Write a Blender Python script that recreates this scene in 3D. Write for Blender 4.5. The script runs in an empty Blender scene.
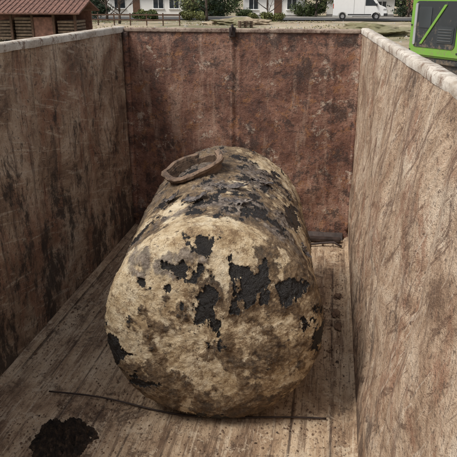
import bpy, bmesh, math, random
from mathutils import Vector, Matrix, noise
random.seed(7)
scene=bpy.context.scene
COL=bpy.context.collection

# ------------------------------------------------------------------ shader helpers
class G:
    def __init__(s,name,coord='Object',rough=.8,metal=0.0,plane=None):
        s.m=bpy.data.materials.new(name); s.m.use_nodes=True
        s.nt=s.m.node_tree; s.n=s.nt.nodes; s.n.clear()
        s.out=s.n.new('ShaderNodeOutputMaterial'); s.b=s.n.new('ShaderNodeBsdfPrincipled')
        s.l(s.b.outputs[0],s.out.inputs[0])
        s.b.inputs['Roughness'].default_value=rough; s.b.inputs['Metallic'].default_value=metal
        s.tc=s.n.new('ShaderNodeTexCoord').outputs[coord]
        s.col=None; s.h=None; s.plane=plane
        if plane:
            x=s.n.new('ShaderNodeSeparateXYZ'); s.l(s.tc,x.inputs[0]); c=s.n.new('ShaderNodeCombineXYZ')
            s.l(x.outputs[plane[0]],c.inputs[0]); s.l(x.outputs[plane[1]],c.inputs[1]); s.tc=c.outputs[0]
    def l(s,a,b): s.nt.links.new(a,b)
    def mapc(s,scale=(1,1,1),rot=(0,0,0),loc=(0,0,0),src=None):
        m=s.n.new('ShaderNodeMapping'); s.l(src or s.tc,m.inputs[0])
        m.inputs['Scale'].default_value=scale; m.inputs['Rotation'].default_value=rot; m.inputs['Location'].default_value=loc
        return m.outputs[0]
    def noise(s,sc=5,det=4,ro=.65,dist=0,scale=(1,1,1),rot=0,loc=(0,0,0),src=None):
        v=src or s.tc
        if rot: v=s.mapc(rot=(0,0,math.radians(rot)),src=v)
        if tuple(scale)!=(1,1,1) or loc!=(0,0,0):
            if len(scale)==2: scale=(scale[0],scale[1],1)
            v=s.mapc(scale=scale,loc=loc,src=v)
        t=s.n.new('ShaderNodeTexNoise'); s.l(v,t.inputs['Vector'])
        if s.plane: t.noise_dimensions='2D'
        t.inputs['Scale'].default_value=sc; t.inputs['Detail'].default_value=det
        t.inputs['Roughness'].default_value=ro; t.inputs['Distortion'].default_value=dist
        return t.outputs[0]
    def ramp(s,f,stops,interp='LINEAR'):
        r=s.n.new('ShaderNodeValToRGB'); s.l(f,r.inputs[0]); e=r.color_ramp.elements
        r.color_ramp.interpolation=interp
        while len(e)<len(stops): e.new(.5)
        for i,(p,c) in enumerate(stops):
            e[i].position=p; e[i].color=(*c,1) if not isinstance(c,(int,float)) else (c,c,c,1)
        return r.outputs[0]
    def rng(s,f,lo,hi,a=0,b=1):
        r=s.n.new('ShaderNodeMapRange'); r.clamp=True; s.l(f,r.inputs[0])
        for i,v in enumerate((lo,hi,a,b)): r.inputs[i+1].default_value=v
        return r.outputs[0]
    def math(s,op,a,b=None,c=None):
        m=s.n.new('ShaderNodeMath'); m.operation=op
        for i,v in enumerate((a,b,c)):
            if v is None: continue
            if isinstance(v,(int,float)): m.inputs[i].default_value=v
            else: s.l(v,m.inputs[i])
        return m.outputs[0]
    def mix(s,f,a,b,mode='MIX'):
        m=s.n.new('ShaderNodeMix'); m.data_type='RGBA'; m.blend_type=mode
        for sock,v in ((m.inputs[0],f),(m.inputs[6],a),(m.inputs[7],b)):
            if isinstance(v,(int,float)): sock.default_value=v
            elif isinstance(v,tuple): sock.default_value=(*v,1)
            else: s.l(v,sock)
        return m.outputs[2]
    def layer(s,f,color,amt=1.0):
        if amt!=1: f=s.math('MULTIPLY',f,amt)
        s.col=s.mix(f,s.col,color)
    def attr(s,name):
        a=s.n.new('ShaderNodeAttribute'); a.attribute_name=name; return a.outputs['Fac']
    def sep(s,src=None):
        x=s.n.new('ShaderNodeSeparateXYZ'); s.l(src or s.tc,x.inputs[0]); return x.outputs
    def bump(s,h,strength=.5,dist=.01):
        b=s.n.new('ShaderNodeBump'); s.l(h,b.inputs['Height'])
        b.inputs['Strength'].default_value=strength; b.inputs['Distance'].default_value=dist
        if s.h: s.l(s.h,b.inputs['Normal'])
        s.h=b.outputs[0]
    def done(s,rough=None):
        if s.col is not None: s.l(s.col,s.b.inputs['Base Color'])
        if s.h is not None: s.l(s.h,s.b.inputs['Normal'])
        if rough is not None: s.l(rough,s.b.inputs['Roughness'])
        return s.m

def simple(name,c,rough=.7,metal=0,var=.25,sc=4,bump=0):
    g=G(name,rough=rough,metal=metal)
    n=g.noise(sc,3,.65)
    g.col=g.ramp(n,[(.3,tuple(x*(1-var) for x in c)),(.7,tuple(min(1,x*(1+var)) for x in c))])
    if bump: g.bump(n,.5,bump)
    return g.done()

def wall_left():
    g=G('rusty_steel_left',rough=.8,plane=(1,2))
    g.col=g.ramp(g.noise(2.0,6,.74,.4,scale=(1,1.4)),[(.3,(.13,.080,.052)),(.43,(.28,.185,.122)),(.54,(.42,.305,.21)),(.68,(.58,.46,.345))])
    g.layer(g.rng(g.noise(2.6,5,.75,.3,scale=(.9,.4),loc=(3,1,0)),.5,.62),(.28,.125,.07),.6)
    g.layer(g.rng(g.noise(9,4,.78,.6,scale=(.25,2.4),rot=12),.57,.64),(.62,.52,.40),.55)
    g.layer(g.rng(g.noise(8,5,.75,.1,scale=(1.6,.14)),.53,.66),(.09,.056,.04),.7)
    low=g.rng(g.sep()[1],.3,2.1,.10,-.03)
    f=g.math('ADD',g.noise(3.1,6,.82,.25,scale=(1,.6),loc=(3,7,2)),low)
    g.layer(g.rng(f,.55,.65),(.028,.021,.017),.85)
    g.layer(g.rng(g.noise(30,3,.78),.59,.67),(.05,.033,.025),.7)
    g.bump(g.noise(9,6,.82),.8,.03)
    return g.done()
def wall_right():
    g=G('scraped_steel_right',rough=.75,plane=(1,2))
    g.col=g.ramp(g.noise(2.4,6,.78,.4,scale=(.8,1.2),rot=25),[(.29,(.19,.115,.07)),(.41,(.38,.255,.165)),(.52,(.54,.395,.275)),(.68,(.68,.55,.415))])
    g.layer(g.rng(g.noise(2.0,6,.8,.3,loc=(0,2,1)),.52,.62),(.29,.145,.085),.72)
    g.layer(g.rng(g.noise(7,5,.8,.5,scale=(.28,1.5),rot=42),.57,.63),(.15,.082,.05),.75)
    g.layer(g.rng(g.noise(12,4,.78,.4,scale=(.2,1.8),rot=60,loc=(0,4,4)),.59,.64),(.72,.60,.47),.5)
    g.layer(g.rng(g.noise(5,5,.8,.1,scale=(1.7,.16)),.53,.66),(.18,.11,.075),.75)
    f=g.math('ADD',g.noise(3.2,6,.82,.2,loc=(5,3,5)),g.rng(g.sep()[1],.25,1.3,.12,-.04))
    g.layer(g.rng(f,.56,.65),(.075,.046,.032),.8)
    g.layer(g.rng(g.noise(32,3,.8),.58,.66),(.10,.062,.043),.75)
    g.bump(g.noise(9,6,.84,0,scale=(.8,1.2),rot=30),.8,.028)
    return g.done()
def wall_back():
    g=G('rusty_steel_end',rough=.68,plane=(0,2))
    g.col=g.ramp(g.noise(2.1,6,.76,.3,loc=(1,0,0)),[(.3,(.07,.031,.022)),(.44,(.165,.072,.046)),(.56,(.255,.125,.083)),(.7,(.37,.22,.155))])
    g.layer(g.rng(g.noise(6,5,.8,.1,scale=(1,.16)),.52,.66),(.40,.265,.19),.6)
    g.layer(g.rng(g.noise(7,5,.8,.3,loc=(5,5,5)),.57,.63),(.33,.15,.06),.65)
    g.layer(g.rng(g.noise(4.2,6,.84,.2,loc=(9,2,5)),.59,.64),(.55,.45,.35),.7)
    g.layer(g.rng(g.noise(2.6,6,.82,.2,loc=(2,2,8)),.54,.63),(.04,.022,.017),.8)
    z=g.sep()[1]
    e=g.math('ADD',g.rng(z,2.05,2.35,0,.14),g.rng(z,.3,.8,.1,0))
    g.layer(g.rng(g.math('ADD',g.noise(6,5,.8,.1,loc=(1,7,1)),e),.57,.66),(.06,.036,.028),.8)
    g.layer(g.rng(g.noise(32,3,.8),.59,.67),(.05,.028,.022),.75)
    g.bump(g.noise(9,6,.84),.8,.03)
    return g.done()
def floor_mat():
    g=G('worn_floor_steel',rough=.65,plane=(0,1))
    g.col=g.ramp(g.noise(2.3,6,.78,.3,scale=(1.3,.7)),[(.28,(.15,.09,.054)),(.42,(.32,.215,.135)),(.54,(.48,.35,.23)),(.7,(.62,.49,.35))])
    g.layer(g.rng(g.noise(10,5,.78,.1,scale=(2,.12)),.5,.6),(.14,.085,.053),.7)
    g.layer(g.rng(g.noise(17,4,.78,.1,scale=(2,.1),loc=(3,0,0)),.56,.64),(.66,.54,.40),.55)
    g.layer(g.rng(g.noise(2.0,6,.84,.3,loc=(4,4,0)),.54,.63),(.095,.058,.037),.8)
    fr=g.math('FRACT',g.math('MULTIPLY',g.sep()[0],4.3))
    seam=g.rng(g.math('ABSOLUTE',g.math('SUBTRACT',fr,.5)),.015,.045,1,0)
    seamn=g.math('MULTIPLY',seam,g.rng(g.noise(3,3,.8,scale=(1,.5)),.42,.56,.05,1))
    g.layer(seamn,(.045,.027,.02),.75)
    g.layer(g.rng(g.noise(38,3,.85),.58,.66),(.08,.05,.034),.75)
    g.layer(g.rng(g.noise(6,5,.85,loc=(9,9,0)),.585,.63),(.60,.49,.36),.6)
    g.bump(g.noise(20,5,.85,0,scale=(1.5,.6)),.8,.014)
    return g.done()
def rail_mat(name='rail_steel',a=(.34,.28,.22),b=(.60,.55,.48),d=(.16,.095,.06)):
    g=G(name,rough=.75)
    g.col=g.ramp(g.noise(5,5,.8,.2,scale=(1,.5,1)),[(.35,a),(.58,b)])
    g.layer(g.rng(g.noise(9,5,.82,.2,loc=(2,1,1)),.53,.60),d,.85)
    g.bump(g.noise(22,4,.8),.7,.01)
    return g.done()
M_left,M_right,M_back,M_floor,M_rail=wall_left(),wall_right(),wall_back(),floor_mat(),rail_mat()
M_railback=rail_mat('end_rail_steel',(.12,.07,.05),(.34,.26,.2),(.07,.03,.02))
M_darksteel=simple('dark_steel',(.045,.03,.025),.6,.3,.5,12,.01)
M_outer=simple('painted_container_outside',(.16,.07,.045),.7,0,.5,3,.01)

# ------------------------------------------------------------------ mesh helpers
def obj(name,verts,faces,mat=None,parent=None,smooth=False):
    me=bpy.data.meshes.new(name); me.from_pydata(verts,[],faces); me.update()
    o=bpy.data.objects.new(name,me); COL.objects.link(o)
    if mat: me.materials.append(mat)
    if smooth: me.polygons.foreach_set('use_smooth',[True]*len(me.polygons))
    if parent: o.parent=parent
    return o
def empty(name,loc=(0,0,0),rz=0):
    e=bpy.data.objects.new(name,None); COL.objects.link(e); e.location=loc; e.rotation_euler=(0,0,rz); e.empty_display_size=.2
    return e
def box(name,lo,hi,mat,parent=None,bev=.01,seg=2):
    bm=bmesh.new(); bmesh.ops.create_cube(bm,size=1)
    for v in bm.verts:
        v.co=Vector([(lo[i]+hi[i])/2+v.co[i]*(hi[i]-lo[i]) for i in range(3)])
    if bev: bmesh.ops.bevel(bm,geom=bm.edges[:],offset=bev,segments=seg,affect='EDGES',profile=.6)
    me=bpy.data.meshes.new(name); bm.to_mesh(me); bm.free()
    o=bpy.data.objects.new(name,me); COL.objects.link(o); me.materials.append(mat)
    if parent: o.parent=parent
    return o
def prism(name,poly,axis,a,b,mat,parent=None,bev=0):
    bm=bmesh.new()
    def P(p,t): return {'x':(t,p[0],p[1]),'y':(p[0],t,p[1]),'z':(p[0],p[1],t)}[axis]
    v0=[bm.verts.new(P(p,a)) for p in poly]; v1=[bm.verts.new(P(p,b)) for p in poly]
    bm.faces.new(v0); bm.faces.new(v1[::-1]); n=len(poly)
    for i in range(n): bm.faces.new((v0[i],v1[i],v1[(i+1)%n],v0[(i+1)%n]))
    bmesh.ops.recalc_face_normals(bm,faces=bm.faces)
    if bev: bmesh.ops.bevel(bm,geom=bm.edges[:],offset=bev,segments=3,affect='EDGES')
    me=bpy.data.meshes.new(name); bm.to_mesh(me); bm.free()
    o=bpy.data.objects.new(name,me); COL.objects.link(o); me.materials.append(mat)
    if parent: o.parent=parent
    return o
def tube(name,pts,r,mat,parent=None,seg=8,rfun=None):
    vs=[];fs=[]
    pts=[Vector(p) for p in pts]
    for i,p in enumerate(pts):
        d=(pts[min(i+1,len(pts)-1)]-pts[max(i-1,0)]).normalized()
        a=d.cross(Vector((0,0,1)))
        if a.length<.01: a=d.cross(Vector((1,0,0)))
        a.normalize(); b=d.cross(a)
        rr=rfun(i/(len(pts)-1)) if rfun else r
        for k in range(seg):
            t=2*math.pi*k/seg; vs.append(p+a*math.cos(t)*rr+b*math.sin(t)*rr)
    for i in range(len(pts)-1):
        for k in range(seg):
            fs.append((i*seg+k,i*seg+(k+1)%seg,(i+1)*seg+(k+1)%seg,(i+1)*seg+k))
    fs.append(tuple(range(seg))[::-1]); fs.append(tuple(range((len(pts)-1)*seg,len(pts)*seg)))
    return obj(name,vs,fs,mat,parent,True)

FZ=.25; TZ=2.35
# ------------------------------------------------------------------ CONTAINER
cont=empty('waste_container')
Y0,Y1=-.7,6.0
def fbm(x,y,z,o=4): return noise.fractal(Vector((x,y,z)),1.0,2.0,o)
def xr_top(y): return .25+.175*max(0,min(1.35,(6-y)/3.85))
def xl(y,z):
    s=(z-FZ)/(TZ-FZ)
    return -2.045-.02*s
def xr(y,z):
    s=(z-FZ)/(TZ-FZ)
    return .265+(xr_top(y)-.265)*s**1.5
def wall(name,fn,sgn,mat):
    ny,nz=260,90; vs=[];fs=[]
    for i in range(ny+1):
        y=Y0+(Y1-Y0)*i/ny
        for j in range(nz+1):
            z=FZ+(TZ-FZ-.02)*j/nz
            x=fn(y,z)
            edge=min(1,j/14,(nz-j)/10,i/10,(ny-i)/10)
            d=.030*fbm(y*.9,z*.9,sgn*5+1,3)+.012*fbm(y*3,z*3,sgn*9,3)
            k=((y-.15)/.98)%1.0; k=min(k,1-k)*.98
            d+=sgn*(-.007)*math.exp(-(k/.012)**2)
            d-=sgn*.010*math.exp(-(k/.10)**2)
            vs.append((x+d*edge,y,z))
    for i in range(ny):
        for j in range(nz):
            a=i*(nz+1)+j; q=(a,a+1,a+nz+2,a+nz+1)
            fs.append(q if sgn>0 else q[::-1])
    return obj(name,vs,fs,mat,cont,True)
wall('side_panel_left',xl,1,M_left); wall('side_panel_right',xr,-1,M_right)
nx,nz=180,120; vs=[];fs=[]
for i in range(nx+1):
    for j in range(nz+1):
        z=FZ+(TZ-FZ-.02)*j/nz
        xa,xb=-2.085,.285
        x=xa+(xb-xa)*i/nx
        edge=min(1,j/10,(nz-j)/8,i/8,(nx-i)/8)
        d=.028*fbm(x*1.2,z*1.2,3,3)+.009*fbm(x*5,z*5,8,3)
        xc=x+.93
        d-=.010*math.exp(-((abs(xc)-.035)/.008)**2)
        d+=.010*math.exp(-(xc/.022)**2)
        d-=.006*math.exp(-((abs(x+.93)-.95)/.012)**2)
        vs.append((x,Y1+d*edge,z))
for i in range(nx):
    for j in range(nz):
        a=i*(nz+1)+j; fs.append((a,a+nz+1,a+nz+2,a+1))
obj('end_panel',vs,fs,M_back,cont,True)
box('door_panel_left',(-2.08,Y0-.05,FZ-.03),(-.835,Y0-.002,TZ-.05),M_back,cont,.006)
box('door_panel_right',(-.825,Y0-.05,FZ-.03),(.48,Y0-.002,TZ-.05),M_back,cont,.006)
nx,ny=170,240; vs=[];fs=[]
for i in range(nx+1):
    for j in range(ny+1):
        x=-2.07+(.36+2.07)*i/nx; y=Y0+(Y1-Y0+.02)*j/ny
        vs.append((x,y,FZ+.010*fbm(x*1.5,y*.8,0,3)-.004+.006*fbm(x*6,y*1.5,4,3)))
for i in range(nx):
    for j in range(ny):
        a=i*(ny+1)+j; fs.append((a,a+ny+1,a+ny+2,a+1))
obj('floor_plate',vs,fs,M_floor,cont,True)
prism('fillet_left',[(-2.06,FZ+.035),(-1.98,FZ+.004),(-2.06,FZ-.02)],'y',Y0,Y1-.005,M_floor,cont,.003)
prism('fillet_right',[(.29,FZ+.04),(.29,FZ-.02),(.225,FZ+.004)],'y',Y0,Y1-.005,M_floor,cont,.003)
prism('fillet_end',[(Y1+.03,FZ+.08),(Y1-.07,FZ+.004),(Y1+.03,FZ-.02)],'x',-1.96,.21,M_darksteel,cont,.003)
def rail(name,fin,w,h,mat,sgn):
    n=170; vs=[];fs=[]; prof=[(0,-h),(0,-.012),(.012,0),(w-.012,0),(w,-.012),(w,-h)]
    for i in range(n+1):
        y=Y0-.05+(Y1+.1-Y0)*i/n; x0=fin(y)
        for (a,b) in prof:
            w1=.003*fbm(y*2.5,a*5,b*5+sgn,3); w2=.004*fbm(y*3,a*9,2,3)
            vs.append((x0+sgn*a+w1,y,TZ+b+w2))
    m=len(prof)
    for i in range(n):
        for k in range(m):
            q=(i*m+k,i*m+(k+1)%m,(i+1)*m+(k+1)%m,(i+1)*m+k)
            fs.append(q if sgn<0 else q[::-1])
    fs.append(tuple(range(m))); fs.append(tuple(range(n*m,n*m+m))[::-1])
    return obj(name,vs,fs,mat,cont,True)
r1=rail('top_rail_left',lambda y:-2.055,.10,.055,M_rail,-1)
r2=rail('top_rail_right',lambda y:xr_top(y)-.006,.08,.045,M_rail,1)
for r in (r1,r2):
    md=r.modifiers.new('b','EDGE_SPLIT'); md.split_angle=math.radians(50)
box('top_rail_end',(-2.05,Y1-.012,TZ-.05),(.243,Y1+.075,TZ-.012),M_railback,cont,.012,3)
box('top_rail_door',(-2.05,Y0-.09,TZ-.10),(.46,Y0-.01,TZ-.015),M_railback,cont,.012,3)
tube('corner_post_left',[(-2.035,Y1-.02,FZ+.1+.05*i) for i in range(40)],.03,M_back,cont,12)
tube('corner_post_right',[(.25,Y1-.02,FZ+.1+.05*i) for i in range(40)],.025,M_back,cont,12)
box('latch_plate',(-.995,Y1-.03,TZ-.09),(-.935,Y1+.02,TZ+.0),M_darksteel,cont,.008)
tube('latch_hook',[(-.965,Y1+.02,TZ-.01),(-.965,Y1-.02,TZ+.02),(-.965,Y1-.05,TZ-.0),(-.965,Y1-.05,TZ-.07)],.011,M_darksteel,cont,8)
for i in range(8):
    y=-.5+i*.92
    box('outer_rib_left.%03d'%i,(-2.17,y,.22),(-2.09,y+.09,TZ-.112),M_outer,cont,.01)
    xo=.50
    box('outer_rib_right.%03d'%i,(xo-.03,y,.22),(xo+.05,y+.09,TZ-.14),M_outer,cont,.01)
box('outer_skin_left',(-2.095,Y0,.2),(-2.088,Y1,TZ-.115),M_outer,cont,0)
box('outer_skin_right',(.462,Y0,.2),(.469,Y1,TZ-.145),M_outer,cont,0)
box('outer_skin_end',(-2.08,Y1+.05,.2),(.46,Y1+.058,TZ-.08),M_outer,cont,0)
box('outer_rib_end_1',(-1.5,Y1+.06,.2),(-1.4,Y1+.13,TZ-.08),M_outer,cont,.01)
box('outer_rib_end_2',(-.4,Y1+.06,.2),(-.3,Y1+.13,TZ-.08),M_outer,cont,.01)
box('runner_left',(-1.6,Y0,.0),(-1.42,Y1,.2),M_outer,cont,.01)
box('runner_right',(-.2,Y0,.0),(-.02,Y1,.2),M_outer,cont,.01)
box('underframe',(-2.08,Y0,.19),(.46,Y1,.225),M_outer,cont,.005)

# ------------------------------------------------------------------ TANK
R=.622; HL=.87; HD=.195; EX=2.5
tank=empty('oil_tank',(-.69,3.83,FZ+R+.002),math.radians(7.0))
nu=600
nh=130; nc=240
prof=[]
for i in range(1,nh):
    a=math.pi/2*(1-i/nh); prof.append((-HL-HD*math.sin(a)**(2/EX),R*math.cos(a)**(2/EX)))
for i in range(nc+1): prof.append((-HL+2*HL*i/nc,R))
for i in range(1,nh):
    a=math.pi/2*(i/nh); prof.append((HL+HD*math.sin(a)**(2/EX),R*math.cos(a)**(2/EX)))
F0=-.97
tarp=[((-.10,F0,.36),(.04,.3,.035),.85),((-.02,F0,.28),(.07,.3,.045),.95),((.0,F0,.18),(.035,.3,.08),.9),((.04,F0,.10),(.025,.3,.06),.85),((-.06,F0,.2),(.018,.3,.06),.8),
 ((.13,F0,.40),(.08,.3,.04),1.0),((.22,F0,.34),(.08,.3,.05),1.0),((.15,F0,.29),(.03,.3,.06),.85),((.28,F0,.26),(.03,.3,.06),.85),((.43,F0,.29),(.05,.3,.035),.9),((.35,F0,.33),(.05,.3,.025),.8),
 ((.54,-.88,.12),(.04,.3,.05),.85),((.60,-.84,-.02),(.03,.2,.06),.8),((-.04,-.9,.54),(.05,.1,.03),.8),
 ((-.38,-.92,.33),(.07,.2,.02),.85),((-.30,-.92,.31),(.06,.2,.018),.8),((-.20,-.92,.42),(.10,.2,.02),.8),
 ((-.57,-.86,-.16),(.045,.3,.09),1.0),((-.52,-.88,-.26),(.07,.3,.035),.9),((-.60,-.8,.04),(.02,.2,.05),.7),((-.42,-.93,-.31),(.07,.3,.02),.8),((-.48,-.93,-.12),(.06,.3,.012),.8),
 ((.30,-.6,.56),(.10,.04,.1),.8),((.1,-.3,.63),(.12,.05,.1),.8),((-.1,-.62,.63),(.08,.05,.06),.8),((-.45,-.45,.45),(.04,.10,.06),.7),((.50,-.1,.40),(.06,.2,.08),.8),
 ((.0,-.86,-.60),(.45,.2,.04),.7),((.60,-.3,.1),(.1,.3,.10),.6)]
grayp=[((-.30,-.92,.42),(.11,.3,.04),.9),((-.38,-.92,.37),(.07,.3,.03),.9),((-.18,-.9,.48),(.10,.15,.03),.9),((.10,-.5,.63),(.14,.11,.1),1),
 ((.05,-.2,.63),(.16,.10,.1),.9),((.30,-.75,.5),(.07,.08,.05),.7),((-.25,-.55,.58),(.11,.08,.1),.7),((.25,.2,.6),(.16,.25,.1),.7),((.42,-.45,.48),(.08,.16,.08),.7)]
brownp=[((.22,F0,-.06),(.32,.4,.16),1.0),((-.05,F0,-.10),(.3,.4,.07),.75),((.45,-.8,.05),(.2,.4,.25),.8),((-.25,F0,-.4),(.4,.4,.16),.8),((-.5,-.3,.2),(.3,.5,.3),.5),((.35,F0,.42),(.2,.3,.08),.7),((.05,F0,.24),(.16,.3,.12),.4)]
def blob(p,L):
    b=-1
    for c,r,g in L:
        q=((p[0]-c[0])/r[0])**2+((p[1]-c[1])/r[1])**2+((p[2]-c[2])/r[2])**2
        if q<12: b=max(b,g*(1-math.sqrt(q)*.42))
    return b
def sst(x,a,b):
    t=max(0,min(1,(x-a)/(b-a))); return t*t*(3-2*t)
vs=[];fs=[];A_t=[];A_g=[];A_b=[]
for (y,r) in prof:
    for k in range(nu):
        th=2*math.pi*k/nu; nxn,nzn=math.cos(th),math.sin(th)
        p=Vector((r*nxn,y,r*nzn))
        pz=Vector((p.x*9+3,p.y*5+1,p.z*4.5+7))
        n1=noise.fractal(pz,.6,2.1,7)
        n2=noise.fractal(p*1.9+Vector((9,4,1)),.9,2.0,6)
        n3=noise.fractal(p*17,.7,2.0,4)
        top=sst(p.z,.24,.56)*sst(y,-.98,-.70)
        bt=blob(p,tarp)
        t=sst(bt+n1*.62+n3*.20,.36,.50) if bt>-1 else 0
        t=max(t,sst(n1*.75+n3*.3+.30*top-.14*(1-top),.50,.60)*(.5+.5*top))
        g_=blob(p,grayp)
        g=sst(g_+n1*.5,.25,.5) if g_>-1 else 0
        g=max(g,top*sst(n1*.7+n2*.4,.06,.26)*.8)
        g*=1-t
        lowf=sst(-p.z,-.05,.58)
        bw=max(0,blob(p,brownp))
        b=sst(n2*.6+n1*.24+n3*.18+.42*lowf+.62*top+.45*bw-.04,.10,.50)
        halo=max(0,min(1,(bt+.3)*1.0)) if bt>-1 else 0
        b=max(b,halo*min(1,max(0,.40+n3*.8+n1*.5)))
        d=.013*n2+.005*n3-.007*t+.004*g*(1+n3)+.007*b*n1
        ed=t*(1-t)*4; d+=.006*ed*(1 if n3>0 else .2)
        kk=min(abs(y+HL-.03),abs(y-HL+.03)); d+=.006*math.exp(-(kk/.014)**2)*(.6+n1)
        d+=.004*math.exp(-((y-.02)/.010)**2)
        q=((p.x+.15)/.35)**2+((p.z-.5)/.22)**2+((y+.55)/.25)**2
        d-=.02*math.exp(-q*1.4)
        nrm=Vector((nxn,0,nzn))
        if abs(y)>HL:
            u=(abs(y)-HL)/HD; nrm=(Vector((nxn,0,nzn))*(r/R)**(EX-1)/R+Vector((0,math.copysign(u**(EX-1)/HD,y),0))).normalized()
        vs.append(p+nrm*d); A_t.append(t);A_g.append(g);A_b.append(b)
m=len(prof)
for i in range(m-1):
    for k in range(nu):
        fs.append((i*nu+k,(i+1)*nu+k,(i+1)*nu+(k+1)%nu,i*nu+(k+1)%nu))
vs.append(Vector((0,-HL-HD,0))); ca=len(vs)-1; vs.append(Vector((0,HL+HD,0))); cb=len(vs)-1
for A in (A_t,A_g,A_b): A+= [0,0]
for k in range(nu):
    fs.append((ca,k,(k+1)%nu)); fs.append((cb,(m-1)*nu+(k+1)%nu,(m-1)*nu+k))
g=G('tank_coating',rough=.8)
n0=g.noise(4.6,6,.8,.2)
g.col=g.ramp(n0,[(.3,(.20,.125,.062)),(.41,(.43,.31,.175)),(.5,(.62,.49,.315)),(.66,(.80,.70,.52))])
g.layer(g.rng(g.noise(10,5,.84,.2,loc=(2,3,4)),.52,.60),(.18,.105,.050),.75)
nf=g.noise(24,4,.84,.1)
g.layer(g.rng(nf,.57,.65),(.075,.046,.027),.8)
nb=g.noise(9,5,.85,.2,loc=(7,7,7))
brown=g.ramp(nb,[(.32,(.020,.014,.010)),(.44,(.075,.046,.026)),(.54,(.185,.12,.064)),(.66,(.40,.30,.185))])
bb=g.math('ADD',g.attr('brown'),g.rng(nf,.3,.7,-.4,.4))
g.layer(g.rng(bb,.3,.7),brown,.94)
gray=g.ramp(nf,[(.3,(.018,.015,.014)),(.45,(.085,.068,.060)),(.55,(.21,.175,.15)),(.68,(.44,.375,.31))])
g.layer(g.attr('gray'),gray,.8)
tm=g.rng(g.math('ADD',g.attr('tar'),g.rng(g.noise(50,3,.88),.3,.7,-.5,.5)),.32,.55)
g.layer(tm,(.006,.0055,.006),.98)
g.bump(g.noise(16,6,.85),1.0,.022)
rg=g.rng(tm,0,1,.82,.30)
M_tank=g.done(rg)
shell=obj('shell',vs,fs,M_tank,tank,True)
for nm,A in (('tar',A_t),('gray',A_g),('brown',A_b)):
    at=shell.data.attributes.new(nm,'FLOAT','POINT'); at.data.foreach_set('value',A)
M_ring=rail_mat('rusty_ring_steel',(.05,.030,.020),(.20,.13,.085),(.026,.017,.013))
def lathe(name,prof,mat,parent,seg=96,wob=.0,loc=(0,0,0),rot=(0,0,0),arc=1.0,t0=0):
    vs=[];fs=[];n=len(prof)
    for k in range(seg+(0 if arc==1 else 1)):
        t=t0+2*math.pi*arc*k/seg
        for j,(r,z) in enumerate(prof):
            w=1+wob*noise.noise(Vector((math.cos(t)*1.3,math.sin(t)*1.3,j*.03)))+wob*.25*noise.noise(Vector((math.cos(t)*9,math.sin(t)*9,j*.7)))
            vs.append((r*w*math.cos(t),r*w*math.sin(t),z+wob*.25*noise.noise(Vector((math.cos(t)*1.6+5,math.sin(t)*1.6,0)))))
    for k in range(seg):
        k2=(k+1)%seg if arc==1 else k+1
        for j in range(n):
            fs.append((k*n+j,k2*n+j,k2*n+(j+1)%n,k*n+(j+1)%n))
    if arc!=1: fs.append(tuple(range(n))[::-1]); fs.append(tuple(range(seg*n,seg*n+n)))
    o=obj(name,vs,fs,mat,parent,False); o.location=loc; o.rotation_euler=rot
    return o
nl=(-.19,.22,.595); nr_=(math.radians(6),math.radians(-19),0)
lathe('manhole_neck',[(.196,-.12),(.198,.040),(.180,.040),(.176,-.12)],M_ring,tank,120,.10,nl,nr_)
lathe('manhole_flange',[(.186,.043),(.226,.040),(.232,.060),(.224,.068),(.188,.066)],M_ring,tank,110,.10,nl,nr_,.84,math.radians(85))
lathe('manhole_inner_dark',[(.001,-.02),(.19,-.02),(.19,-.03),(.001,-.03)],M_darksteel,tank,48,0,nl,nr_)  # flat dark disc standing in for the shade inside the open neck
def flap(name,c,nrm,su,sv,lift,seed,mat):
    n=Vector(nrm).normalized(); u=Vector((0,1,0)).cross(n)
    if u.length<.3: u=Vector((1,0,0))
    u.normalize(); v=n.cross(u); N=30; vs=[];fs=[];idx={}
    for i in range(N):
        for j in range(N):
            a=(i/(N-1)-.5)*2;b=(j/(N-1)-.5)*2
            rr=math.hypot(a,b); th=math.atan2(b,a)
            if rr>.62+.6*noise.fractal(Vector((math.cos(th)*2+seed,math.sin(th)*2,seed)),.8,2,4): continue
            z=lift*(max(0,a+.1)**1.6)+.014*noise.noise(Vector((a*3,b*3,seed)))
            idx[(i,j)]=len(vs); vs.append(Vector(c)+u*a*su+v*b*sv+n*(.004+z))
    for i in range(N-1):
        for j in range(N-1):
            q=[(i,j),(i+1,j),(i+1,j+1),(i,j+1)]
            if all(k in idx for k in q): fs.append(tuple(idx[k] for k in q))
    o=obj(name,vs,fs,mat,tank,True); s=o.modifiers.new('s','SOLIDIFY'); s.thickness=.004
    return o
gm=G('torn_membrane',rough=.5)
gm.col=gm.ramp(gm.noise(14,5,.8,.5),[(.35,(.012,.011,.012)),(.48,(.06,.05,.048)),(.6,(.17,.14,.12)),(.7,(.34,.29,.24))])
gm.bump(gm.noise(30,4,.7),.7,.01); M_flap=gm.done()
flap('membrane_flap_1',(-.34,-.90,.40),(-.45,-.75,.6),.11,.045,.035,1.3,M_flap)
flap('membrane_flap_2',(-.06,-.89,.545),(-.1,-.55,.8),.05,.035,.03,2.7,M_flap)
flap('membrane_flap_3',(.12,-.5,.616),(.15,0,1),.12,.07,.035,3.1,M_flap)
flap('membrane_flap_4',(.06,-.2,.620),(.1,0,1),.14,.06,.035,4.4,M_flap)
flap('membrane_flap_5',(.34,-.88,.44),(.5,-.5,.7),.06,.035,.03,5.9,M_flap)
flap('membrane_flap_6',(-.30,-.25,.55),(-.4,0,1),.08,.10,.04,6.1,M_flap)
flap('membrane_flap_7',(.53,-.55,.33),(1,0,.6),.06,.10,.03,7.1,M_flap)
flap('membrane_flap_8',(-.12,-.42,.612),(-.2,0,1),.10,.06,.03,9.4,M_flap)
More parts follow.
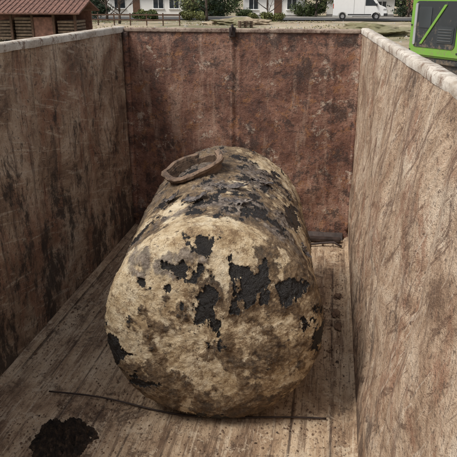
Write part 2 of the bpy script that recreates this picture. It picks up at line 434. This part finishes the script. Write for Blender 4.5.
flap('membrane_flap_9',(.28,.1,.56),(.4,0,1),.10,.08,.03,11.4,M_flap)

# ------------------------------------------------------------------ debris in container
def chunk(name,c,s,seed,mat,parent=None,rough=.45,sub=3):
    bm=bmesh.new(); bmesh.ops.create_icosphere(bm,subdivisions=sub,radius=1)
    for v in bm.verts:
        k=1+rough*noise.fractal(v.co*1.7+Vector((seed,seed*2,0)),1,2,4)
        v.co=Vector((v.co.x*k*s[0]+c[0],v.co.y*k*s[1]+c[1],v.co.z*k*s[2]+c[2]))
    me=bpy.data.meshes.new(name); bm.to_mesh(me); bm.free(); o=bpy.data.objects.new(name,me); COL.objects.link(o); me.materials.append(mat)
    if parent:o.parent=parent
    return o
g=G('black_soil',rough=.9)
g.col=g.ramp(g.noise(28,5,.8),[(.35,(.014,.009,.007)),(.52,(.045,.028,.018)),(.66,(.15,.095,.058))]); g.bump(g.noise(40,5,.8),1,.03); M_soil=g.done()
vs=[(-1.40,2.60,FZ+.055)];fs=[];nr,na=60,200
for i in range(1,nr+1):
    for k in range(na):
        t=2*math.pi*k/na; rr=.175*(1+.26*noise.fractal(Vector((math.cos(t)*1.5,math.sin(t)*1.5,3)),.6,2,6))
        q=i/nr; x=math.cos(t)*rr*q*1.0; y=math.sin(t)*rr*q*1.05
        z=.06*(1-q**1.8)+.05*noise.fractal(Vector((x*18,y*18,1)),.6,2,6)*(1-q**6)-.006*(q>=1)
        vs.append((-1.40+x,2.60+y,FZ+z))
for k in range(na): fs.append((0,1+k,1+(k+1)%na))
for i in range(nr-1):
    for k in range(na):
        a=1+i*na+k;b=1+i*na+(k+1)%na; fs.append((a,a+na,b+na,b))
obj('soil_heap',vs,fs,M_soil,None,True)
pts=[]
for i in range(50):
    s=i/49; x=-1.67+1.76*s; pts.append((x,3.0-.035*math.sin(s*3)+.02*s+.012*math.sin(s*9)-.10*math.sin(math.pi*s)**2*s,FZ+.012+.006*math.sin(s*7)**2))
tube('bent_steel_rod',pts,.0055,M_darksteel,None,8)
scr=empty('scrap_metal')
box('plate',(-.13,5.84,FZ+.01),(.19,5.90,FZ+.05),M_darksteel,scr,.01)
tube('strap',[(-.12,5.74,FZ+.015),(0,5.76,FZ+.03),(.12,5.76,FZ+.045),(.2,5.72,FZ+.02)],.012,M_darksteel,scr,8)
M_scrap=rail_mat('scrap_rust',(.08,.045,.028),(.22,.14,.09),(.03,.02,.015))
for i,(x,y,sx,sy,sz) in enumerate([(.15,4.35,.03,.06,.012),(.16,4.15,.025,.06,.012),(.16,4.65,.03,.05,.015)]):
    chunk('fragment_%d'%i,(x,y,FZ+sz*.3),(sx,sy,sz),i*3.1,M_scrap,scr,.6,4)
vs=[];fs=[]
for i in range(6500):
    if i%3==0: x=random.choice([random.gauss(-1.9,.08),random.gauss(.13,.06)]); y=random.uniform(1.5,5.95)
    elif i%3==1: x=random.uniform(-1.98,.2); y=random.uniform(1.5,5.9)
    else:
        a=random.uniform(0,6.28); q=abs(random.gauss(0,.22)); x=-1.4+math.cos(a)*(.12+q); y=2.6+math.sin(a)*(.12+q)
        if i%2: x=-.65+random.uniform(-.75,.75); y=3.0+random.gauss(0,.18)
    x=max(-1.98,min(.2,x)); s=.0012+.006*random.random()**5
    if i%60==0: s*=2
    b=len(vs); z=FZ+s*.4
    for dx,dy,dz in ((-1,-1,-.5),(1,-.8,-.4),(.9,1,-.5),(-.8,.9,-.4),(0.2,-.1,.8)):
        vs.append((x+dx*s*random.uniform(.5,1.3),y+dy*s*random.uniform(.5,1.6),z+dz*s))
    fs+=[(b,b+1,b+4),(b+1,b+2,b+4),(b+2,b+3,b+4),(b+3,b,b+4),(b+3,b+2,b+1,b)]
fs=[f if len(set(f))==len(f) else tuple(dict.fromkeys(f)) for f in fs]
obj('rust_flakes',vs,fs,M_scrap)

# ------------------------------------------------------------------ GROUND & surroundings
g=G('bare_ground',rough=.95)
g.col=g.ramp(g.noise(.12,6,.75,.3),[(.35,(.24,.18,.12)),(.5,(.36,.29,.20)),(.65,(.46,.39,.29))])
g.layer(g.rng(g.noise(.09,5,.75,.3,loc=(20,8,0)),.47,.56),(.11,.12,.05),.7)
g.layer(g.rng(g.noise(3,4,.75),.55,.68),(.14,.10,.065),.7)
g.bump(g.noise(2,4,.75),.7,.08)
M_ground=g.done()
vs=[];fs=[];n=120
def gc(i): t=(i/n-.5)*2; return math.copysign(abs(t)**3*600,t) if abs(t)>0 else 0
for i in range(n+1):
    for j in range(n+1):
        x,y=gc(i),gc(j)
        k=sst(math.hypot(x,y-3),9,20); vs.append((x,y,-.012+k*.06*noise.fractal(Vector((x*.12,y*.12,0)),1,2,4)*(1 if abs(x)<200 else 0)))
for i in range(n):
    for j in range(n):
        a=i*(n+1)+j; fs.append((a,a+n+1,a+n+2,a+1))
obj('ground',vs,fs,M_ground,None,True)
M_asph=simple('asphalt',(.06,.06,.06),.9,0,.25,1.5,.01); M_pave=simple('paving',(.32,.30,.27),.85,0,.15,2,.005)
obj('road',[(-90,72.0,.09),(90,72.0,.09),(90,78.5,.09),(-90,78.5,.09)],[(0,1,2,3)],M_asph)
box('pavement',(-90,78.5,.0),(90,80.3,.21),M_pave,None,.02)

M_white=simple('white_render',(.78,.77,.74),.85,0,.06,.8,.003)
M_roof=simple('red_roof_tiles',(.20,.075,.05),.8,0,.25,3,.02)
M_roofg=simple('grey_roof',(.09,.09,.095),.8,0,.25,3,.02)
M_roofs=simple('weathered_shed_roof',(.15,.075,.055),.85,0,.5,5,.02)
M_trim=simple('window_frame_paint',(.75,.75,.73),.5)
gg=G('window_glass',rough=.08); gg.col=gg.ramp(gg.noise(1,2),[(.3,(.02,.025,.03)),(.7,(.05,.06,.07))]); M_glass=gg.done()
M_door=simple('door_paint',(.12,.06,.035),.5)
M_woodd=simple('dark_wood',(.09,.05,.03),.85,0,.4,5,.01)
M_gatewh=simple('garage_door',(.55,.55,.53),.6)
def house(name,x0,x1,y,d,h,roof,wall,wins,door=None,plinth=True,garage=None):
    e=empty(name,(x0,y,.02)); w=x1-x0
    box('walls',(0,0,0),(w,d,h),wall,e,.01)
    if plinth: box('plinth',(-.02,-.02,-.1),(w+.02,d+.02,.35),simple(name+'_plinth',(.22,.21,.20),.9),e,.01)
    rh=d*.42
    prism('roof',[(-.5,h-.12),(d/2,h+rh),(d+.5,h-.12),(d+.5,h+.06),(d/2,h+rh+.2),(-.5,h+.06)],'x',-.4,w+.4,roof,e)
    prism('gables',[(.05,h-.01),(d/2,h+rh-.1),(d-.05,h-.01)],'x',.02,w-.02,wall,e)
    box('gutter',(-.4,-.62,h-.08),(w+.4,-.5,h+.03),M_trim,e,.02)
    box('chimney',(w*.6,d*.5-.3,h+rh-.6),(w*.6+.6,d*.5+.3,h+rh+.9),M_roof,e,.02)
    for i,(wx,wz,ww,wh) in enumerate(wins):
        box('window_frame_%d'%i,(wx,-.06,wz),(wx+ww,.05,wz+wh),M_trim,e,.01)
        half=(ww-.24)/2
        box('window_pane_%da'%i,(wx+.08,-.075,wz+.08),(wx+.08+half,-.05,wz+wh-.08),M_glass,e,0)
        box('window_pane_%db'%i,(wx+.16+half,-.075,wz+.08),(wx+ww-.08,-.05,wz+wh-.08),M_glass,e,0)
        box('sill_%d'%i,(wx-.08,-.16,wz-.07),(wx+ww+.08,.02,wz-.003),M_trim,e,.01)
    if door is not None:
        box('door_frame',(door-.08,-.05,0.0),(door+1.08,.04,2.2),M_trim,e,.01); box('door',(door,-.07,.02),(door+1,-.045,2.12),M_door,e,.005)
        box('doorstep',(door-.2,-.7,-.05),(door+1.2,-.062,.14),M_pave,e,.02)
    if garage is not None:
        box('garage_door',(garage,-.06,.02),(garage+2.6,.03,2.15),M_gatewh,e,.01)
        for k in range(6): box('garage_rib_%d'%k,(garage+.05,-.075,.2+.33*k),(garage+2.55,-.058,.23+.33*k),M_trim,e,0)
    return e
house('white_house',-30.5,-19.5,83,9,3.1,M_roof,M_white,[(1.0,1.0,1.6,1.3),(6.4,1.0,1.5,1.3),(8.6,1.0,1.4,1.3)],3.6)
house('white_house',-11.8,-4.2,82,9,3.0,M_roofg,M_white,[(.7,.95,1.3,1.3),(5.6,.95,1.3,1.3)],4.0)
house('bungalow',-55,-40,88,9,3.0,M_roofg,simple('cream_render',(.5,.45,.36),.85),[(2,1,1.6,1.3),(6,1,1.6,1.3),(11,1,1.6,1.3)],8.6)
house('garage',-1.2,7.5,86,6,2.6,M_roofg,M_white,[(6.5,1,1.2,1.0)],None,True,.8)
house('brick_house',10.5,22,92,9,3.1,M_roof,simple('red_brick',(.25,.11,.07),.9,0,.3,6,.01),[(1,1,1.6,1.3),(7.2,1,1.6,1.3)],4.5)

sh=empty('timber_shed',(-22.3,36,.02),math.radians(3))
M_brk=simple('old_brick',(.20,.10,.07),.9,0,.4,5,.02); M_plank=simple('weathered_plank',(.20,.145,.10),.9,0,.4,6,.01)
for i in range(6):
    box('post_%d'%i,(i*1.35,0,0),(i*1.35+.14,.14,1.55),M_woodd,sh,.01)
    if i<5:
        if i in (0,3): box('infill_wall_%d'%i,(i*1.35+.143,.05,0),(i*1.35+1.347,.15,1.4),M_brk,sh,.01)
        else:
            for k in range(5+i%3): box('stacked_plank_%d_%d'%(i,k),(i*1.35+.2+.05*random.random(),.3-.1*random.random(),.1+k*.19),(i*1.35+1.3-.05*random.random(),2.4,.24+k*.19),M_plank,sh,.01)
box('lintel',(-.1,-.02,1.552),(7.0,.16,1.68),M_woodd,sh,.01); box('rear_wall',(0,2.9,0),(6.89,3.05,1.7),M_brk,sh,.01)
prism('roof',[(-.45,1.58),(1.6,2.25),(3.4,1.68),(3.4,1.77),(1.6,2.36),(-.45,1.67)],'x',-.4,7.3,M_roofs,sh)
for k in range(25): prism('roof_batten_%d'%k,[(-.45,1.674),(1.6,2.364),(1.6,2.40),(-.45,1.71)],'x',-.38+k*.32,-.34+k*.32,M_roofs,sh)
fe=empty('wooden_fence',(-40,58,.0))
for i in range(17):
    box('fence_post_%d'%i,(i*1.6,0,0),(i*1.6+.1,.1,1.1+.1*random.random()),M_woodd,fe,.01)
for k in range(2): box('fence_rail_%d'%k,(0,-.045,.45+.45*k),(25.7,-.003,.57+.45*k),M_woodd,fe,.01)
chunk('earth_mound',(3.2,47,.1),(3.4,2.4,.6),2.2,M_ground,None,.45,5)
chunk('earth_mound',(-9.5,62,.05),(3.0,1.8,.5),5.2,M_ground,None,.45,5)
pal=empty('pallet_stack',(-8.2,55,.02),.3)
for k in range(4):
    for j in range(6): box('deck_%d_%d'%(k,j),(0,j*.2,.1+k*.14),(1.2,j*.2+.14,.125+k*.14),M_plank,pal,0)
    for j in range(3): box('bearer_%d_%d'%(k,j),(j*.52,.0,.01+k*.14),(j*.52+.12,1.14,.097+k*.14),M_woodd,pal,0)
vs=[];fs=[]
for i in range(900):
    x=random.uniform(-30,12); y=random.uniform(28,71); s=.03+.12*random.random()**3; b=len(vs)
    for dx,dy,dz in ((-1,-1,-.3),(1,-.8,-.3),(.9,1,-.3),(-.8,.9,-.3),(.2,-.1,.8)):
        vs.append((x+dx*s*random.uniform(.5,1.3),y+dy*s*random.uniform(.5,1.3),dz*s+.02))
    fs+=[(b,b+1,b+4),(b+1,b+2,b+4),(b+2,b+3,b+4),(b+3,b,b+4)]
obj('rubble_stones',vs,fs,M_pave)

# ---- vegetation
def leafmat(name,c):
    g=G(name,rough=.7); oi=g.n.new('ShaderNodeNewGeometry')
    g.col=g.ramp(oi.outputs['Random Per Island'],[(0,tuple(x*.45 for x in c)),(.5,c),(1,tuple(x*1.7 for x in c))])
    return g.done()
M_leaf=leafmat('leaf_green',(.06,.085,.025)); M_leafd=leafmat('conifer_green',(.025,.045,.02)); M_leafy=leafmat('spring_leaf',(.13,.14,.045))
M_bark=simple('bark',(.07,.05,.038),.95,0,.4,8,.03)
def leaves(centers,n,size,name,mat,parent=None):
    vs=[];fs=[]
    for i in range(n):
        c,r=random.choice(centers)
        while True:
            d=Vector([random.uniform(-1,1) for _ in range(3)])
            if .25<d.length<1: break
        p=Vector(c)+Vector((d.x*r[0],d.y*r[1],d.z*r[2]))
        if p.z<.05: p.z=.05+random.random()*.2
        a=Vector([random.uniform(-1,1) for _ in range(3)]).normalized(); b=a.cross(Vector([random.uniform(-1,1) for _ in range(3)])).normalized()
        s=size*random.uniform(.5,1.3); k=len(vs)
        vs+= [p-a*s,p+b*s*.5,p+a*s,p-b*s*.5]; fs.append((k,k+1,k+2,k+3))
    return obj(name,vs,fs,mat,parent)
def tree(name,x,y,h,cr,mat,dens=2200,ls=.16,leafy=True):
    e=empty(name,(x,y,0))
    tips=[]
    N=12; lean=random.uniform(-.05,.05)
    trunk=[(lean*h*(i/N)**2,.1*math.sin(i*.7),h*.75*i/N) for i in range(N+1)]
    tube('trunk',trunk,.2,M_bark,e,10,lambda t:.02*h*(1-.8*t)+.015)
    for k in range(11):
        t=random.uniform(.14,.98); b=Vector(trunk[int(t*N)]); a=k*2.4+random.random(); L=cr*random.uniform(.7,1.1)*(1.1-.5*t)
        pts=[b+Vector((math.cos(a),math.sin(a),0))*L*s+Vector((random.gauss(0,.04),random.gauss(0,.04),L*.75*s**1.2)) for s in (0,.25,.5,.75,1)]
        tube('limb_%d'%k,pts,.1,M_bark,e,6,lambda q:.007*h*(1-.85*q)+.008); tips.append(pts[-1]); tips.append(pts[2])
        for j in range(3):
            q=pts[random.choice((2,3,4))]; a2=a+random.uniform(-1.2,1.2); l2=L*.5
            pp=[q+Vector((math.cos(a2)*l2*s,math.sin(a2)*l2*s,l2*.6*s)) for s in (0,.5,1)]
            tube('twig_%d_%d'%(k,j),pp,.03,M_bark,e,5,lambda q:.0025*h*(1-.7*q)+.004); tips.append(pp[-1])
    if leafy: leaves([(t,(cr*.33,cr*.33,cr*.27)) for t in tips],dens,ls,'foliage',mat,e)
def conifer(name,x,y,h,w):
    e=empty(name,(x,y,0)); tube('trunk',[(0,0,h*i/8) for i in range(9)],.2,M_bark,e,8,lambda t:.018*h*(1-.95*t)+.01)
    cs=[]
    for i in range(60):
        t=(i+random.random())/60; a=i*2.4; rr=w*(1-t)**.85*random.uniform(.5,.85); cs.append(((math.cos(a)*rr,math.sin(a)*rr,.25+t*h*.97),(w*.28*(1-t)+.12,w*.28*(1-t)+.12,.28)))
    leaves(cs,2600,.2,'foliage',M_leafd,e)
def bush(name,x,y,w,d,h,mat,n,ls=.12):
    cs=[]
    for i in range(int(8+w*3)):
        r=random.uniform(.25,.5)*h; cs.append(((x+random.uniform(0,w),y+random.uniform(0,d),random.uniform(.3,.75)*h),(r*1.2,r,r*.8)))
    leaves(cs,n,ls,name,mat)
tree('broadleaf_tree',-33.5,70,8,3.2,M_leafy,1800); tree('broadleaf_tree',-29.8,66,7,2.6,M_leaf,1800)
tree('bare_tree',-25.5,69,7.5,3,M_leaf,0,.1,False); tree('broadleaf_tree',-17.6,76,7,2.8,M_leafy,2400)
tree('bare_tree',-14.3,70.5,8,3.0,M_leaf,0,.1,False); tree('broadleaf_tree',-2.4,79.5,6.5,2.5,M_leafy,2200)
tree('broadleaf_tree',8.8,81,8,3.2,M_leaf,2400); tree('bare_tree',-21.6,62,6.5,2.6,M_leaf,0,.1,False)
tree('bare_tree',-7.5,71,6.5,2.6,M_leaf,0,.1,False)
conifer('conifer_tree',-15.8,80.6,9,2.2); conifer('conifer_tree',-31.8,80,8,2.0); conifer('conifer_tree',7.4,88,9,2.4); conifer('conifer_tree',-37,74,10,2.6)
bush('hedge',-40,71.0,14,1,1.9,M_leafd,9000); bush('hedge',-19.3,80.8,6.5,1.0,2.3,M_leaf,9000); bush('hedge',-5.0,80.7,3.6,.9,1.8,M_leaf,4000)
bush('hedge',8,82,10,1.2,1.7,M_leafd,6000); bush('shrub',-25.5,80.7,2.2,.9,1.0,M_leafy,2000); bush('shrub',-12.3,80.7,1.6,.7,1.1,M_leaf,1500)
bush('shrub',-17.0,68.5,2.5,1.5,1.1,M_leafy,2200); bush('shrub',-29,60,3,1.5,1.0,M_leafd,2200); bush('shrub',-22.5,69,2.4,1,1.0,M_leaf,2200); bush('shrub',-9.2,69.5,3.4,1,.9,M_leafy,2200)
cs=[((-90+i*3.1+random.uniform(-1,1),108+random.uniform(-3,3),random.uniform(1.5,6)),(3,2.5,2.8)) for i in range(62)]
leaves(cs,26000,.5,'distant_treeline',M_leafd)
vs=[];fs=[]
for i in range(14000):
    x=random.uniform(-40,14); y=random.uniform(30,71)
    if noise.noise(Vector((x*.13,y*.13,2)))<-.02: continue
    hgt=random.uniform(.04,.18); a=random.uniform(0,6.28); k=len(vs); w=random.uniform(.02,.06)
    vs+=[(x-w*math.cos(a),y-w*math.sin(a),0),(x+w*math.cos(a),y+w*math.sin(a),0),(x+random.gauss(0,.06),y+random.gauss(0,.06),hgt)]; fs.append((k,k+1,k+2))
obj('dry_grass',vs,fs,leafmat('dry_grass_blade',(.16,.15,.06)))

van=empty('white_van',(-.3,73.6,.095)); M_vw=simple('van_white_paint',(.78,.78,.77),.3,0,.03)
M_tyre=simple('tyre_rubber',(.02,.02,.02),.9); M_hub=simple('wheel_metal',(.45,.45,.46),.35,.7); M_lamp=simple('lamp_glass',(.5,.08,.04),.3); M_blk=simple('black_plastic',(.03,.03,.03),.6)
body=[(0,.45),(0,2.35),(.12,2.55),(4.1,2.6),(4.45,2.5),(5.1,1.6),(5.75,1.35),(5.95,1.1),(5.98,.45),(5.35,.42),(5.2,.68),(4.95,.80),(4.7,.80),(4.45,.68),(4.3,.40),(1.6,.40),(1.45,.68),(1.2,.80),(.95,.80),(.7,.68),(.55,.40)]
prism('body',body,'y',0,2.0,M_vw,van,.03)
prism('side_window',[(3.55,1.5),(3.55,2.2),(4.3,2.2),(4.85,1.55),(4.8,1.5)],'y',-.012,-.003,M_glass,van)
prism('windscreen',[(4.50,2.42),(5.08,1.64),(5.10,1.66),(4.53,2.44)],'y',.15,1.85,M_glass,van)
box('door_gap_1',(3.48,-.006,.5),(3.50,-.001,2.45),M_blk,van,0); box('door_gap_2',(2.3,-.006,.5),(2.32,-.001,2.45),M_blk,van,0)
box('sill_strip',(1.65,-.02,.5),(4.25,-.002,.62),M_blk,van,.004); box('rear_lamp',(-.02,-.004,1.2),(.06,.15,1.7),M_lamp,van,.01)
box('front_bumper',(5.6,-.01,.42),(6.05,2.01,.72),M_blk,van,.05); box('mirror',(4.72,-.25,1.45),(4.84,-.01,1.75),M_blk,van,.03); box('headlamp',(5.55,-.01,1.0),(5.9,.2,1.2),M_hub,van,.03)
for i,(wx,wy) in enumerate(((1.08,-.0),(4.83,-.0),(1.08,1.78),(4.83,1.78))):
    lathe('wheel_%d'%i,[(.20,-.11),(.34,-.11),(.37,-.07),(.37,.07),(.34,.11),(.20,.11)],M_tyre,van,40,0,(wx,wy+.11,.37),(math.pi/2,0,0))
    lathe('hub_%d'%i,[(.001,-.09),(.205,-.09),(.205,.09),(.001,.09)],M_hub,van,32,0,(wx,wy+.11,.37),(math.pi/2,0,0))
car=empty('parked_car',(9.3,73.9,.095)); M_cb=simple('grey_car_paint',(.12,.13,.14),.25,.3,.05)
prism('body',[(0,.35),(0,.95),(.35,1.02),(.9,1.42),(2.4,1.45),(3.1,1.0),(4.0,.88),(4.2,.6),(4.2,.35),(3.75,.33),(3.6,.6),(3.3,.7),(3.0,.6),(2.85,.3),(1.3,.3),(1.15,.6),(.85,.7),(.55,.6),(.4,.33)],'y',0,1.75,M_cb,car,.04)
prism('side_windows',[(.75,1.05),(1.0,1.35),(2.35,1.37),(2.85,1.02)],'y',-.012,-.002,M_glass,car)
for i,(wx,wy) in enumerate(((.85,0),(3.3,0),(.85,1.55),(3.3,1.55))):
    lathe('wheel_%d'%i,[(.17,-.1),(.28,-.1),(.31,-.06),(.31,.06),(.28,.1),(.17,.1)],M_tyre,car,32,0,(wx,wy+.1,.31),(math.pi/2,0,0))
    lathe('hub_%d'%i,[(.001,-.08),(.175,-.08),(.175,.08),(.001,.08)],M_hub,car,24,0,(wx,wy+.1,.31),(math.pi/2,0,0))

# ------------------------------------------------------------------ EXCAVATOR
ex=empty('excavator',(1.46,13.0,0),math.radians(-55))
def paint(name,c,rough=.4):
    g=G(name,rough=rough)
    g.col=g.ramp(g.noise(1.5,4,.7),[(.3,tuple(x*.85 for x in c)),(.7,c)])
    z=g.sep()[2]
    f=g.math('ADD',g.noise(6,5,.8),g.rng(z,1.4,2.4,.12,-.05))
    g.layer(g.rng(f,.55,.68),(.20,.15,.10),.65)
    return g.done(g.rng(f,.5,.7,rough,.85))
M_grn=paint('lime_green_paint',(.17,.36,.05)); M_sil=paint('silver_grey_paint',(.36,.37,.38)); M_dk=paint('charcoal_panel',(.03,.035,.04)); M_trk=simple('muddy_track_steel',(.09,.07,.05),.85,.2,.4,9,.01)
M_vent=simple('vent_grey',(.10,.105,.11),.6)
def rr(x0,z0,x1,z1,r,n=6):
    P=[]
    for cx,cz,a0 in ((x1-r,z1-r,0),(x0+r,z1-r,90),(x0+r,z0+r,180),(x1-r,z0+r,270)):
        for i in range(n+1):
            a=math.radians(a0+90*i/n); P.append((cx+r*math.cos(a),cz+r*math.sin(a)))
    return P
prism('engine_housing',rr(.0,1.52,2.5,2.72,.16),'y',0,2.5,M_grn,ex,.04)
prism('counterweight',[(.02,1.40),(2.5,1.40),(2.5,1.515),(.02,1.515)],'y',.04,2.46,M_dk,ex,.02)
prism('roof_cowl',rr(.12,2.725,2.4,2.86,.06),'y',.1,2.4,M_sil,ex,.02)
prism('side_panel_recess',rr(.14,1.70,1.25,2.54,.09),'y',-.012,-.001,M_dk,ex)
prism('panel_brace',[(.34,1.76),(.41,1.76),(.98,2.48),(.91,2.48)],'y',-.030,-.014,M_grn,ex,.004)
prism('panel_rim_left',rr(.16,1.74,.22,2.50,.028),'y',-.034,-.014,M_sil,ex)
prism('panel_window',rr(.28,2.06,.60,2.44,.04),'y',-.022,-.014,M_glass,ex)
prism('panel_window_rear',rr(.78,1.80,1.20,2.10,.04),'y',-.022,-.014,M_glass,ex)
for k in range(5): box('vent_slat_%d'%k,(.82,-.030,1.84+.05*k),(1.16,-.023,1.852+.05*k),M_vent,ex,0)
for k in range(12): box('grille_slat_%d'%k,(1.45,-.02,1.78+.055*k),(2.35,-.002,1.805+.055*k),M_dk,ex,0)
for k,(bx,bz) in enumerate(((.07,1.64),(.07,2.1),(.07,2.6),(1.32,1.64),(1.32,2.6))): box('bolt_%d'%k,(bx-.015,-.015,bz-.015),(bx+.015,-.001,bz+.015),M_blk,ex,.003)
tube('handrail',[(.15,.1,2.86),(.15,.1,3.15),(1.2,.1,3.15),(2.3,.1,3.15),(2.3,.1,2.86)],.02,M_blk,ex,8)
tube('exhaust',[(1.5,1.4,2.84),(1.5,1.4,3.25),(1.45,1.4,3.35)],.06,M_darksteel,ex,12)
prism('cab_frame',[(2.55,1.55),(2.55,3.1),(2.75,3.2),(3.75,3.2),(4.0,3.0),(4.15,2.3),(4.1,1.55)],'y',.05,1.05,M_grn,ex,.03)
prism('cab_side_glass',[(2.68,2.1),(2.68,3.02),(3.7,3.05),(3.9,2.9),(4.0,2.3),(3.98,2.1)],'y',.03,.047,M_glass,ex)
prism('cab_door_panel',rr(2.7,1.65,3.95,2.05,.05),'y',.035,.047,M_dk,ex)
box('revolving_frame',(.3,.1,1.2),(4.0,2.4,1.395),M_dk,ex,.02)
lathe('slew_ring',[(.001,-.1),(.6,-.1),(.6,.1),(.001,.1)],M_darksteel,ex,48,0,(2.1,1.25,1.1))
for nm,y0 in (('track_left',-.1),('track_right',2.1)):
    P=[]
    for i in range(13): a=math.radians(90+180*i/12); P.append((.35+.4*math.cos(a),.42+.4*math.sin(a)))
    for i in range(13): a=math.radians(-90+180*i/12); P.append((3.65+.4*math.cos(a),.42+.4*math.sin(a)))
    prism(nm,P,'y',y0,y0+.5,M_trk,ex,.015)
    for k in range(20): box(nm+'_grouser_%d'%k,(.35+k*.17,y0-.02,.815),(.39+k*.17,y0+.52,.85),M_trk,ex,0)
box('undercarriage',(.8,.42,.45),(3.3,2.08,1.0),M_dk,ex,.03)
prism('boom',[(3.2,1.7),(3.6,1.6),(4.8,3.6),(6.6,4.3),(6.6,4.6),(4.6,4.1)],'y',1.2,1.6,M_grn,ex,.03)
prism('stick',[(6.35,4.7),(6.75,4.65),(7.2,2.1),(6.95,2.0)],'y',1.25,1.55,M_grn,ex,.02)
prism('bucket',[(7.2,2.15),(6.9,2.0),(6.2,1.6),(6.1,1.1),(6.5,.7),(7.0,.75),(6.6,1.15),(7.1,1.8)],'y',.9,1.9,M_darksteel,ex,.01)

# ------------------------------------------------------------------ light
W=bpy.data.worlds.new('World'); scene.world=W; W.use_nodes=True; nt=W.node_tree
bg=nt.nodes['Background']; sky=nt.nodes.new('ShaderNodeTexSky'); sky.sky_type='NISHITA'; sky.sun_disc=False
el=math.radians(54); sd=Vector((-.60,-.42,0)).normalized()*math.cos(el)+Vector((0,0,math.sin(el)))
sky.sun_elevation=el; sky.sun_rotation=math.atan2(sd.x,sd.y); sky.dust_density=4; sky.air_density=1.0; sky.ozone_density=1
hs=nt.nodes.new('ShaderNodeHueSaturation'); hs.inputs['Saturation'].default_value=.3
nt.links.new(sky.outputs[0],hs.inputs['Color']); nt.links.new(hs.outputs[0],bg.inputs[0]); bg.inputs[1].default_value=.15
L=bpy.data.lights.new('sun','SUN'); L.energy=2.6; L.angle=math.radians(20); L.color=(1,.96,.89)
so=bpy.data.objects.new('sun',L); COL.objects.link(so); so.rotation_euler=sd.to_track_quat('Z','Y').to_euler()
# ------------------------------------------------------------------ camera
cam=bpy.data.cameras.new('camera'); co=bpy.data.objects.new('camera',cam); COL.objects.link(co)
co.location=(0,0,2.63); co.rotation_euler=(math.radians(90-21.1),0,math.radians(9.5))
cam.sensor_width=36; cam.lens=36*603/457; cam.clip_start=.05; cam.clip_end=2000
scene.camera=co
scene.view_settings.view_transform='Standard'; scene.view_settings.look='None'; scene.view_settings.exposure=0
